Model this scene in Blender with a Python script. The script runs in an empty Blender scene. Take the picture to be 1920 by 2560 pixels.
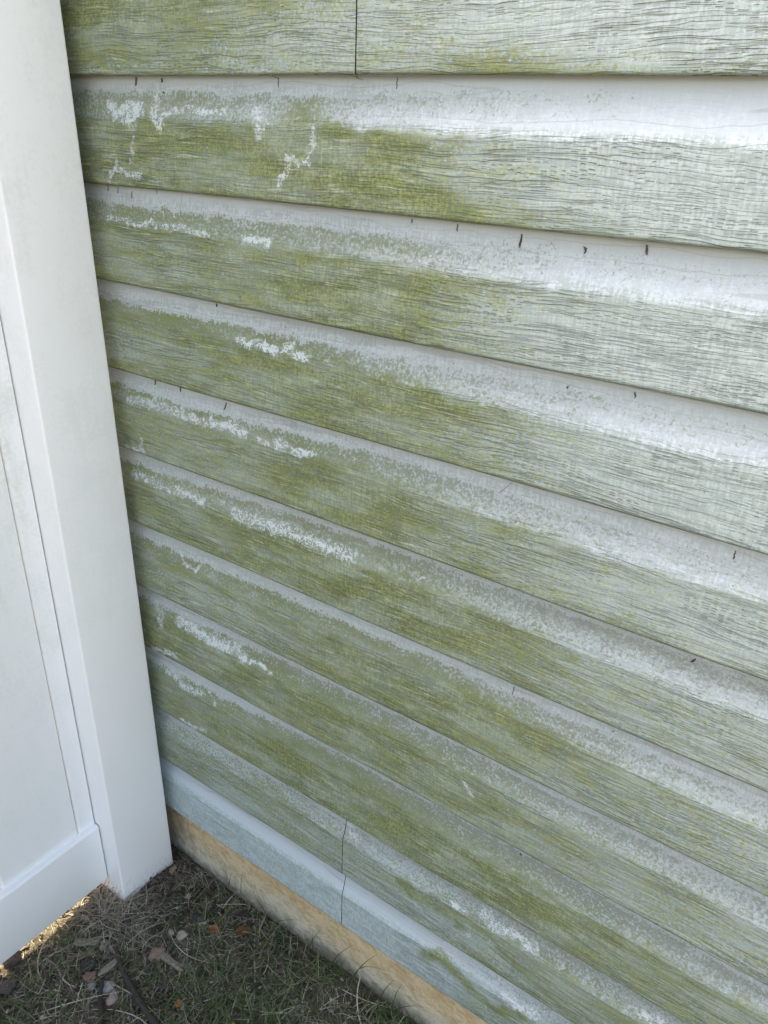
import bpy, math, random
import numpy as np
from mathutils import Vector, Matrix, noise as mnoise

# ------------------------------------------------------------------ camera, sky, sun, exposure
sc = bpy.context.scene
col = sc.collection
cam_data = bpy.data.cameras.new('camera')
cam = bpy.data.objects.new('camera', cam_data); col.objects.link(cam)
cam_data.sensor_fit = 'VERTICAL'
cam_data.sensor_height = 24.0
cam_data.lens = 24.0 * 2018.76 / 2560.0
cam_data.clip_start = 0.02
cam_data.clip_end = 500.0
RT = Vector((0.81191473, 0.58330463, 0.02345591))
UP = Vector((-0.27581971, 0.34788772, 0.89604555))
FW = Vector((-0.51450749, 0.73398218, -0.44334208))
m = Matrix((RT, UP, -FW)).transposed().to_4x4()
m.translation = Vector((0.5, -0.718525, 1.237533))
cam.matrix_world = m
sc.camera = cam

SUN_EL = math.radians(47.0)
SUN_AZ = math.radians(5.0)          # towards the house side of the -x direction
to_sun = Vector((-math.cos(SUN_AZ) * math.cos(SUN_EL), math.sin(SUN_AZ) * math.cos(SUN_EL), math.sin(SUN_EL)))
world = bpy.data.worlds.new('World'); sc.world = world; world.use_nodes = True
wn = world.node_tree.nodes; wl = world.node_tree.links
sky = wn.new('ShaderNodeTexSky'); sky.sky_type = 'NISHITA'; sky.sun_disc = False
sky.sun_elevation = SUN_EL
sky.sun_rotation = math.atan2(to_sun.x, to_sun.y)
sky.air_density = 1.0; sky.dust_density = 4.0; sky.ozone_density = 0.6
bg = wn['Background']; bg.inputs['Strength'].default_value = 0.15
wl.new(sky.outputs[0], bg.inputs['Color'])
sun_data = bpy.data.lights.new('sun', 'SUN'); sun_data.energy = 5.0; sun_data.angle = math.radians(0.5)
sun_data.color = (1.0, 0.95, 0.86)
sun = bpy.data.objects.new('sun', sun_data); col.objects.link(sun)
sun.rotation_euler = to_sun.to_track_quat('Z', 'Y').to_euler()
sun.location = (-4, 0, 5)
vs = sc.view_settings
vs.view_transform = 'Standard'; vs.look = 'None'; vs.gamma = 1.0; vs.use_curve_mapping = False
vs.exposure = 2.46
vs.use_white_balance = True; vs.white_balance_temperature = 7900; vs.white_balance_tint = 12.0
sc.render.engine = 'CYCLES'
sc.cycles.max_bounces = 5; sc.cycles.diffuse_bounces = 3

random.seed(7)
rng = np.random.default_rng(7)

# ------------------------------------------------------------------ helpers
class NT:
    """small node graph writer"""
    def __init__(s, name):
        s.mat = bpy.data.materials.new(name); s.mat.use_nodes = True
        s.n = s.mat.node_tree.nodes; s.l = s.mat.node_tree.links
        s.bsdf = s.n['Principled BSDF']
    def put(s, sock, v):
        if hasattr(v, 'is_output') or isinstance(v, bpy.types.NodeSocket): s.l.new(v, sock)
        else: sock.default_value = v
    def math(s, op, a, b=0.0, c=None, clamp=False):
        n = s.n.new('ShaderNodeMath'); n.operation = op; n.use_clamp = clamp
        s.put(n.inputs[0], a); s.put(n.inputs[1], b)
        if c is not None: s.put(n.inputs[2], c)
        return n.outputs[0]
    def add(s, a, b): return s.math('ADD', a, b)
    def sub(s, a, b): return s.math('SUBTRACT', a, b)
    def mul(s, a, b): return s.math('MULTIPLY', a, b)
    def smooth(s, v, lo, hi, o0=0.0, o1=1.0):
        n = s.n.new('ShaderNodeMapRange'); n.interpolation_type = 'SMOOTHSTEP'
        s.put(n.inputs[0], v); s.put(n.inputs[1], lo); s.put(n.inputs[2], hi); s.put(n.inputs[3], o0); s.put(n.inputs[4], o1)
        return n.outputs[0]
    def xyz(s, x, y, z):
        n = s.n.new('ShaderNodeCombineXYZ')
        for i, v in enumerate((x, y, z)): s.put(n.inputs[i], v)
        return n.outputs[0]
    def noise(s, vec, scale=1.0, detail=2.0, rough=0.5, dist=0.0, kind='FBM'):
        n = s.n.new('ShaderNodeTexNoise'); n.noise_type = kind
        s.put(n.inputs['Vector'], vec); s.put(n.inputs['Scale'], scale); s.put(n.inputs['Detail'], detail)
        s.put(n.inputs['Roughness'], rough); s.put(n.inputs['Distortion'], dist)
        return n.outputs[0]
    def white(s, vec):
        n = s.n.new('ShaderNodeTexWhiteNoise'); n.noise_dimensions = '3D'; s.put(n.inputs['Vector'], vec); return n.outputs[0]
    def voro(s, vec, scale, out=0, feature='F1'):
        n = s.n.new('ShaderNodeTexVoronoi'); n.feature = feature; s.put(n.inputs['Vector'], vec); s.put(n.inputs['Scale'], scale); return n.outputs[out]
    def attr(s, name):
        n = s.n.new('ShaderNodeAttribute'); n.attribute_name = name; return n.outputs['Fac']
    def mix(s, f, a, b):
        n = s.n.new('ShaderNodeMix'); n.data_type = 'RGBA'; n.clamp_factor = True
        s.put(n.inputs[0], f)
        s.put(n.inputs[6], a if not isinstance(a, tuple) else (*a, 1.0)); s.put(n.inputs[7], b if not isinstance(b, tuple) else (*b, 1.0))
        return n.outputs[2]
    def bump(s, h, dist, strength=1.0, normal=None):
        n = s.n.new('ShaderNodeBump'); s.put(n.inputs['Height'], h); n.inputs['Distance'].default_value = dist; n.inputs['Strength'].default_value = strength
        if normal is not None: s.l.new(normal, n.inputs['Normal'])
        return n.outputs[0]
    def obj(s):
        n = s.n.new('ShaderNodeTexCoord'); return n.outputs['Object']
    def sep(s, v):
        n = s.n.new('ShaderNodeSeparateXYZ'); s.l.new(v, n.inputs[0]); return n.outputs
    def rand(s):
        return s.n.new('ShaderNodeObjectInfo').outputs['Random']
    def finish(s, color, rough=0.6, normal=None, spec=0.4):
        s.put(s.bsdf.inputs['Base Color'], color if not isinstance(color, tuple) else (*color, 1.0))
        s.put(s.bsdf.inputs['Roughness'], rough)
        s.bsdf.inputs['Specular IOR Level'].default_value = spec
        if normal is not None: s.l.new(normal, s.bsdf.inputs['Normal'])
        return s.mat

def mesh_obj(name, verts, faces, mat, parent=None, smooth=False):
    me = bpy.data.meshes.new(name)
    me.from_pydata([tuple(v) for v in verts], [], [tuple(f) for f in faces]); me.update()
    if mat: me.materials.append(mat)
    if smooth: me.polygons.foreach_set('use_smooth', [True] * len(me.polygons))
    o = bpy.data.objects.new(name, me); col.objects.link(o)
    if parent: o.parent = parent
    return o

def np_obj(name, V, F, mat, parent=None, smooth=True):
    """fast quad/tri mesh from numpy arrays"""
    me = bpy.data.meshes.new(name)
    k = F.shape[1]
    me.vertices.add(len(V)); me.vertices.foreach_set('co', V.astype(np.float32).ravel())
    me.loops.add(F.size); me.loops.foreach_set('vertex_index', F.astype(np.int32).ravel())
    me.polygons.add(len(F)); me.polygons.foreach_set('loop_start', np.arange(len(F), dtype=np.int32) * k)
    me.polygons.foreach_set('loop_total', np.full(len(F), k, dtype=np.int32))
    me.polygons.foreach_set('use_smooth', np.full(len(F), smooth))
    me.update(calc_edges=True); me.validate()
    if mat: me.materials.append(mat)
    o = bpy.data.objects.new(name, me); col.objects.link(o)
    if parent: o.parent = parent
    return o

def fattr(o, name, vals):
    a = o.data.attributes.new(name, 'FLOAT', 'POINT'); a.data.foreach_set('value', np.asarray(vals, dtype=np.float32))

def empty(name, loc, label, cat, group=None):
    o = bpy.data.objects.new(name, None); col.objects.link(o); o.location = loc; o.empty_display_size = 0.1
    o['label'] = label; o['category'] = cat
    if group: o['group'] = group
    return o

def tag(o, label=None, cat=None, group=None, kind=None):
    if label: o['label'] = label
    if cat: o['category'] = cat
    if group: o['group'] = group
    if kind: o['kind'] = kind
    return o

def child(o, parent):
    """parent keeping the world-space coordinates baked in the mesh"""
    o.parent = parent
    o.matrix_parent_inverse = Matrix.Translation(-Vector(parent.location))
    return o

def bevel_box(name, x0, x1, y0, y1, z0, z1, mat, r=0.002, seg=2):
    import bmesh
    bm = bmesh.new(); bmesh.ops.create_cube(bm, size=1.0)
    for v in bm.verts:
        v.co = Vector(((x0 + x1) / 2 + v.co.x * (x1 - x0), (y0 + y1) / 2 + v.co.y * (y1 - y0), (z0 + z1) / 2 + v.co.z * (z1 - z0)))
    bmesh.ops.bevel(bm, geom=bm.edges[:] , offset=r, segments=seg, affect='EDGES', profile=0.5)
    me = bpy.data.meshes.new(name); bm.to_mesh(me); bm.free()
    me.materials.append(mat)
    me.polygons.foreach_set('use_smooth', [True] * len(me.polygons))
    o = bpy.data.objects.new(name, me); col.objects.link(o)
    try: me.set_sharp_from_angle(angle=math.radians(50))
    except Exception: pass
    return o

# ------------------------------------------------------------------ materials
def siding_material():
    g = NT('weathered_vinyl_siding')
    P = g.sep(g.obj()); rnd = g.rand()
    X = g.add(P[0], g.mul(rnd, 17.0)); Z = g.add(P[2], g.mul(rnd, 5.0))
    sfrac = g.attr('s')
    # wandering grain
    w1 = g.sub(g.noise(g.xyz(g.mul(X, 3.2), g.mul(Z, 11.0), 0.0), 1.0, 2.0), 0.5)
    w2 = g.sub(g.noise(g.xyz(g.mul(X, 22.0), g.mul(Z, 50.0), 3.0), 1.0, 2.0), 0.5)
    Zw = g.add(Z, g.add(g.mul(w1, 0.030), g.mul(w2, 0.0045)))
    L = g.noise(g.xyz(g.mul(X, 21.0), g.mul(Zw, 500.0), 1.0), 1.0, 1.0, 0.45)
    line = g.smooth(L, 0.52, 0.66)
    band = g.smooth(g.noise(g.xyz(g.mul(X, 6.0), g.mul(Zw, 55.0), 9.0), 1.0, 2.0), 0.36, 0.60)
    L2 = g.noise(g.xyz(g.mul(X, 6.0), g.mul(Zw, 190.0), 21.0), 1.0, 0.0, 0.4)
    longl = g.mul(g.smooth(g.math('ABSOLUTE', g.sub(L2, 0.62)), 0.006, 0.028, 1.0, 0.0), 0.65)
    # ladder dashes
    wx = g.mul(g.sub(g.noise(g.xyz(g.mul(X, 40.0), g.mul(Z, 60.0), 2.0), 1.0, 1.0), 0.5), 0.9)
    a = g.add(g.mul(X, 1 / 0.0088), wx); ci = g.math('FLOOR', a); fa = g.math('FRACT', a)
    ph = g.mul(g.white(g.xyz(ci, 5.0, 1.0)), 3.0)
    b = g.add(g.mul(Zw, 1 / 0.0031), ph); ri = g.math('FLOOR', b); fb = g.math('FRACT', b)
    r1 = g.white(g.xyz(ci, ri, 2.0)); r2 = g.white(g.xyz(ci, ri, 7.0))
    da = g.math('ABSOLUTE', g.sub(fa, 0.5)); db = g.math('ABSOLUTE', g.sub(fb, 0.5))
    dx = g.smooth(g.sub(da, g.mul(r2, 0.22)), 0.10, 0.26, 1.0, 0.0)
    dz = g.smooth(db, 0.06, 0.26, 1.0, 0.0)
    dash = g.mul(g.mul(dx, dz), g.smooth(r1, 0.35, 0.55))
    reg = g.smooth(g.noise(g.xyz(g.mul(X, 16.0), g.mul(Z, 24.0), 4.0), 1.0, 2.0), 0.38, 0.56)
    groove = g.math('MAXIMUM', g.math('MAXIMUM', g.mul(g.mul(line, band), 0.9), longl), g.mul(g.mul(dash, reg), 0.68))
    face = g.smooth(sfrac, 0.60, 0.70, 1.0, 0.12)
    edgeboost = g.smooth(sfrac, 0.02, 0.2, 1.25, 1.0)
    groove = g.mul(g.mul(groove, face), edgeboost)
    gvis = g.mul(g.smooth(g.attr('alg'), 0.25, 0.85, 1.0, 0.62), g.smooth(g.noise(g.xyz(g.mul(X, 8.0), g.mul(Z, 14.0), 17.0), 1.0, 3.0), 0.35, 0.62, 0.45, 1.0))
    groove = g.mul(g.mul(groove, gvis), g.smooth(g.add(g.attr('film'), g.attr('alg')), 0.05, 0.35, 0.35, 1.0))
    # stain fields
    nf = g.noise(g.xyz(g.mul(X, 260.0), g.mul(Z, 260.0), 1.0), 1.0, 2.0, 0.7)
    nm = g.noise(g.xyz(g.mul(X, 38.0), g.mul(Z, 60.0), 5.0), 1.0, 4.0, 0.62)
    nv = g.noise(g.xyz(g.mul(X, 330.0), g.mul(Z, 60.0), 8.0), 1.0, 2.0, 0.55)
    nh = g.noise(g.xyz(g.mul(X, 45.0), g.mul(Zw, 420.0), 8.0), 1.0, 2.0, 0.6)
    def ctr(v, k): return g.mul(g.sub(v, 0.5), k)
    A = g.attr('alg'); M = g.attr('mil'); W = g.attr('wht')
    tex = g.add(g.add(ctr(nf, 2.6), ctr(nm, 1.1)), g.add(ctr(nv, 1.05), ctr(nh, 1.0)))
    bd = g.smooth(g.add(g.sub(g.attr('edge'), sfrac), g.add(g.add(ctr(nf, 0.16), ctr(nm, 0.20)), ctr(nv, 0.14))), -0.012, 0.022)
    Aa = g.smooth(g.add(g.mul(A, 1.22), g.mul(tex, g.smooth(A, 0.0, 0.35, 0.12, 0.60))), 0.16, 0.84)
    Aa = g.mul(Aa, bd)
    speck = g.add(g.add(ctr(nf, 4.2), ctr(nm, 2.0)), ctr(nv, 1.0))
    Ma = g.smooth(g.add(g.sub(g.mul(M, 1.25), 0.30), g.mul(speck, 0.85)), 0.0, 0.80)
    Ma = g.mul(g.mul(Ma, g.smooth(M, 0.02, 0.15)), bd)
    # squiggly scrape edges
    nsq = g.noise(g.xyz(g.mul(X, 130.0), g.mul(Z, 130.0), 2.0), 1.0, 3.0, 0.6, 1.2)
    sharp = g.smooth(W, 0.60, 0.85, 0.45, 0.04)
    Wa = g.smooth(g.add(g.sub(W, 0.54), g.add(ctr(nsq, 2.6), g.add(ctr(nf, 1.0), ctr(nm, 1.0)))), g.mul(sharp, -1.0), sharp)
    Wa = g.mul(Wa, g.smooth(W, 0.05, 0.25))
    # colours
    nl = g.noise(g.xyz(g.mul(X, 7.0), g.mul(Z, 12.0), 3.0), 1.0, 3.0)
    base = g.mix(nl, (0.425, 0.50, 0.495), (0.48, 0.555, 0.57))
    cove = g.smooth(sfrac, 0.60, 0.72)
    base = g.mix(g.mul(cove, 0.75), base, (0.51, 0.565, 0.605))
    # thin grey-green film everywhere on the exposed face
    film = g.mul(g.attr('film'), g.smooth(g.add(nm, ctr(nf, 1.8)), 0.36, 0.64, 0.0, 0.85))
    base = g.mix(film, base, (0.335, 0.38, 0.29))
    olive = g.mix(g.smooth(g.add(nf, g.add(ctr(nm, 0.5), ctr(nv, 0.4))), 0.36, 0.66), (0.116, 0.136, 0.020), (0.235, 0.258, 0.088))
    lf = g.noise(g.xyz(g.mul(X, 9.0), g.mul(Z, 30.0), 12.0), 1.0, 4.0, 0.6)
    Aa = g.mul(Aa, g.smooth(lf, 0.35, 0.6, 0.62, 1.0))
    c = g.mix(g.mul(Aa, 0.93), base, olive)
    mil = g.mix(g.smooth(nf, 0.35, 0.7), (0.115, 0.135, 0.092), (0.215, 0.245, 0.180))
    mil = g.mix(g.smooth(A, 0.2, 0.7, 0.0, 0.75), mil, g.mix(nf, (0.108, 0.125, 0.035), (0.200, 0.220, 0.085)))
    c = g.mix(g.mul(Ma, 0.85), c, mil)
    gd = g.mix(A, (0.16, 0.185, 0.155), (0.075, 0.09, 0.03))
    dirtyg = g.mul(groove, g.smooth(g.noise(g.xyz(g.mul(X, 25.0), g.mul(Z, 35.0), 6.0), 1.0, 2.0), 0.3, 0.65, 0.22, 0.55))
    c = g.mix(dirtyg, c, gd)
    hi = g.mul(g.mul(g.smooth(L, 0.30, 0.42, 1.0, 0.0), band), g.mul(face, g.smooth(nm, 0.35, 0.6)))
    c = g.mix(g.mul(hi, 0.55), c, (0.50, 0.57, 0.56))  # cleaner grain ridges, with the highlights of the relief painted in
    S_ = g.attr('scr')
    worm = g.smooth(g.math('ABSOLUTE', g.sub(g.noise(g.xyz(g.mul(X, 150.0), g.mul(Z, 150.0), 7.0), 1.0, 1.0, 0.5, 0.8), 0.5)), 0.018, 0.055, 1.0, 0.0)
    core = g.smooth(g.add(S_, g.add(ctr(nsq, 2.3), g.add(ctr(nf, 0.7), ctr(nh, 0.7)))), 0.86, 0.93)
    trail = g.mul(worm, g.smooth(g.add(S_, ctr(nsq, 0.8)), 0.50, 0.58))
    Sa = g.mul(g.math('MAXIMUM', core, trail), g.smooth(S_, 0.1, 0.3))
    smear = g.mul(g.smooth(g.add(S_, g.add(ctr(nv, 1.2), ctr(nm, 1.0))), 0.25, 0.95), 0.26)
    c = g.mix(g.mul(smear, g.smooth(S_, 0.05, 0.3)), c, (0.47, 0.53, 0.52))
    white = g.mix(nf, (0.50, 0.56, 0.60), (0.60, 0.655, 0.695))
    c = g.mix(g.mul(Wa, 0.70), c, white)
    c = g.mix(g.mul(Sa, 0.86), c, g.mix(nf, (0.50, 0.55, 0.55), (0.62, 0.665, 0.67)))
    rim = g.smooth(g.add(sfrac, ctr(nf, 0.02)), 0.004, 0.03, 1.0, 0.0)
    c = g.mix(g.mul(rim, 0.70), c, (0.085, 0.095, 0.045))  # olive dirt on the lip edge, doubling as a painted thin shadow line
    dust_shade = g.smooth(g.add(sfrac, g.add(ctr(nl, 0.10), ctr(nm, 0.05))), 0.70, 0.96)
    c = g.mix(g.mul(dust_shade, 0.34), c, (0.30, 0.29, 0.285))  # warm grey dust that also paints in the soft shade below the lap
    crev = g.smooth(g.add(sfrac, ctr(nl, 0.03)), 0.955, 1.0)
    c = g.mix(g.mul(crev, 0.5), c, (0.15, 0.135, 0.115))  # crevice dirt, darkened to stand in for the shadow line under the lap
    # light abraded ridges on the green
    ridge = g.smooth(nh, 0.66, 0.74)
    c = g.mix(g.mul(g.mul(ridge, 0.55), g.smooth(A, 0.2, 0.6)), c, (0.40, 0.46, 0.30))
    # overall fine grime mottle
    mott = g.smooth(g.add(g.add(nf, ctr(nv, 0.9)), g.add(ctr(nh, 0.5), ctr(nm, 0.7))), 0.40, 0.60, 0.0, 1.0)
    c = g.mix(g.mul(g.mul(g.sub(1.0, mott), g.sub(1.0, Sa)), g.smooth(g.add(face, g.attr('mil')), 0.1, 0.7, 0.05, 0.34)), c, (0.12, 0.15, 0.105))
    # tiny black specks
    vs_ = g.voro(g.xyz(X, 0.0, Z), 55.0)
    sp = g.mul(g.smooth(vs_, 0.035, 0.055, 1.0, 0.0), g.smooth(g.noise(g.xyz(g.mul(X, 9.0), g.mul(Z, 14.0), 7.0), 1.0, 2.0), 0.5, 0.62))
    c = g.mix(g.mul(sp, 0.75), c, (0.06, 0.06, 0.05))
    # drips and wandering hairlines on the top of the cove
    hz = g.add(g.mul(Z, 1.0), g.mul(g.sub(g.noise(g.xyz(g.mul(X, 12.0), g.mul(Z, 20.0), 13.0), 1.0, 3.0), 0.5), 0.02))
    hl = g.smooth(g.math('ABSOLUTE', g.sub(g.noise(g.xyz(g.mul(X, 2.0), g.mul(hz, 70.0), 31.0), 1.0, 0.0), 0.5)), 0.008, 0.022, 1.0, 0.0)
    c = g.mix(g.mul(g.mul(hl, cove), 0.30), c, (0.22, 0.22, 0.20))
    h = g.add(g.mul(groove, -1.0), g.add(g.mul(g.noise(g.xyz(g.mul(X, 16.0), g.mul(Zw, 130.0), 3.0), 1.0, 2.0), g.mul(face, 0.9)), g.mul(nf, 0.16)))
    h = g.add(h, g.mul(Sa, 0.15))
    nrm = g.bump(h, 0.0019, 1.0)
    rough = g.mix(Aa, (0.45, 0.45, 0.45), (0.8, 0.8, 0.8))
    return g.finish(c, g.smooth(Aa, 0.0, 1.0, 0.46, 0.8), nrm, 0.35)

def vinyl_material(name, green=0.0, base=(0.85, 0.85, 0.85)):
    g = NT(name)
    P = g.sep(g.obj()); rnd = g.rand()
    v = g.xyz(g.add(P[0], g.mul(rnd, 9.0)), P[1], P[2])
    n1 = g.noise(v, 14.0, 4.0, 0.6); n2 = g.noise(v, 160.0, 3.0, 0.65)
    n3 = g.noise(g.xyz(g.mul(P[0], 90.0), g.mul(P[1], 90.0), g.mul(P[2], 14.0)), 1.0, 3.0, 0.6)
    up = g.smooth(P[2], 0.1, 1.1, 0.25, 1.0)         # algae dust is thicker higher up, splash-cleaned below
    mask = g.mul(g.smooth(g.add(g.add(n1, g.mul(g.sub(n2, 0.5), 0.9)), g.mul(g.sub(n3, 0.5), 0.5)), 0.40, 0.80), up)
    c = g.mix(g.mul(mask, 0.25 + green), base, (0.50, 0.56, 0.47))
    sp = g.smooth(g.voro(v, 70.0), 0.03, 0.06, 1.0, 0.0)
    rs = g.smooth(g.noise(v, 11.0, 2.0), 0.52, 0.66)
    c = g.mix(g.mul(g.mul(sp, rs), 0.5), c, (0.20, 0.22, 0.17))
    # mud splash just over the ground
    mud = g.mul(g.smooth(P[2], -0.13, -0.06, 1.0, 0.0), g.smooth(n2, 0.40, 0.68))
    c = g.mix(g.mul(mud, 0.55), c, (0.26, 0.23, 0.18))
    nrm = g.bump(g.noise(v, 6.0, 2.0), 0.002, 0.35)
    return g.finish(c, 0.28, nrm, 0.5)

def concrete_material():
    g = NT('stained_foundation_concrete')
    P = g.sep(g.obj()); v = g.xyz(P[0], P[1], P[2])
    n1 = g.noise(v, 9.0, 4.0, 0.6); n2 = g.noise(v, 120.0, 4.0, 0.65); n3 = g.noise(v, 40.0, 4.0, 0.6)
    zz = g.add(P[2], g.mul(g.sub(n1, 0.5), 0.09))
    rust = g.smooth(zz, -0.115, -0.035)
    n3 = g.smooth(n3, 0.30, 0.68)
    c = g.mix(n3, (0.44, 0.395, 0.29), (0.57, 0.52, 0.40))
    c = g.mix(g.mul(rust, 0.66), c, g.mix(n3, (0.53, 0.33, 0.14), (0.66, 0.46, 0.24)))
    c = g.mix(g.mul(g.smooth(n2, 0.5, 0.75), 0.5), c, (0.30, 0.22, 0.14))
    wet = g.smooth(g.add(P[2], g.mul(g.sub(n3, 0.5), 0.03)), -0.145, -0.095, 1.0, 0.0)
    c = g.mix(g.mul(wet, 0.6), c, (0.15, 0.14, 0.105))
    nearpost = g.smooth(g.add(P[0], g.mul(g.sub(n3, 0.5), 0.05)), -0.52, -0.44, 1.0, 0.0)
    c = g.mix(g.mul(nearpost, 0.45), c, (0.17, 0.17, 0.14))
    pit = g.smooth(g.voro(v, 90.0), 0.05, 0.12, 1.0, 0.0)
    c = g.mix(g.mul(g.mul(pit, g.smooth(n1, 0.45, 0.6)), 0.6), c, (0.20, 0.14, 0.09))
    h = g.add(g.mul(n3, 0.8), g.mul(n2, 1.0))
    return g.finish(c, 0.9, g.bump(h, 0.003, 0.9), 0.2)

def soil_material():
    g = NT('dark_soil')
    P = g.obj()
    n1 = g.noise(P, 12.0, 5.0, 0.65); n2 = g.noise(P, 150.0, 4.0, 0.7); n3 = g.noise(P, 2.0, 3.0)
    c = g.mix(g.smooth(n1, 0.3, 0.7), (0.026, 0.021, 0.015), (0.105, 0.088, 0.062))
    c = g.mix(g.mul(g.smooth(n2, 0.45, 0.75), 0.7), c, (0.19, 0.165, 0.115))
    vl = g.n.new('ShaderNodeVectorMath'); vl.operation = 'LENGTH'; g.l.new(P, vl.inputs[0])
    far_bounce = g.smooth(g.add(vl.outputs['Value'], g.mul(g.sub(n3, 0.5), 1.0)), 1.9, 2.6)
    c = g.mix(far_bounce, c, g.mix(n1, (0.15, 0.14, 0.10), (0.24, 0.225, 0.17)))  # unseen far ground, made pale to bounce light onto post and siding
    grit = g.smooth(g.voro(P, 130.0), 0.12, 0.22, 1.0, 0.0)
    gsel = g.smooth(g.noise(P, 45.0, 2.0), 0.52, 0.62)
    c = g.mix(g.mul(grit, g.mul(gsel, 0.8)), c, (0.34, 0.31, 0.24))
    return g.finish(c, 0.95, g.bump(g.add(n2, g.mul(n1, 1.5)), 0.006, 1.0), 0.15)

def plain(name, c1, c2, rough=0.8, scale=60.0, stretch=None, bumpd=0.0006):
    g = NT(name)
    v = g.obj(); rnd = g.rand()
    if stretch:
        p = g.sep(v); v = g.xyz(g.mul(p[0], stretch[0]), g.mul(p[1], stretch[1]), g.mul(p[2], stretch[2]))
    n = g.noise(v, scale, 4.0, 0.6)
    c = g.mix(g.smooth(g.add(n, g.mul(g.sub(rnd, 0.5), 0.3)), 0.3, 0.7), c1, c2)
    return g.finish(c, rough, g.bump(n, bumpd, 0.8), 0.25)

def blade_material(name, colors):
    g = NT(name)
    t = g.attr('tint')
    ramp = g.n.new('ShaderNodeValToRGB'); g.l.new(t, ramp.inputs[0])
    el = ramp.color_ramp.elements
    for i, (p, c) in enumerate(colors):
        e = el[i] if i < 2 else el.new(p)
        e.position = p; e.color = (*c, 1.0)
    return g.finish(ramp.outputs[0], 0.7, None, 0.25)

M_SIDE = siding_material()
M_POST = vinyl_material('white_vinyl_post', -0.06)
M_BOARD = vinyl_material('white_vinyl_board', 0.15)
M_RAIL = vinyl_material('white_vinyl_rail', 0.0)
M_CONC = concrete_material()
M_SOIL = soil_material()
M_DARK = plain('dark_sheathing', (0.03, 0.03, 0.03), (0.05, 0.05, 0.045))
M_STREAK = plain('dark_dried_dirt', (0.05, 0.035, 0.025), (0.15, 0.11, 0.08), 0.9, 400.0)

# ------------------------------------------------------------------ house wall of lapped vinyl siding
BUTT = {0: (1.3970, 0.0), 1: (1.2696, -0.0021), 2: (1.1438, 0.0006), 3: (1.0157, -0.0013), 4: (0.8890, 0.0025), 5: (0.7619, -0.0005),
        6: (0.6346, 0.0015), 7: (0.5079, -0.0030), 8: (0.3830, -0.0001), 9: (0.2510, 0.0025), 10: (0.1258, -0.0035), 11: (0.0030, 0.0030)}
for _k in range(-1, -8, -1): BUTT[_k] = (1.397 - 0.127 * _k, 0.0)
XS = np.arange(-0.5, 0.61, 0.1)
SS = np.array([0.02, 0.2, 0.4, 0.56, 0.66, 0.76, 0.86, 0.97])
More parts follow.
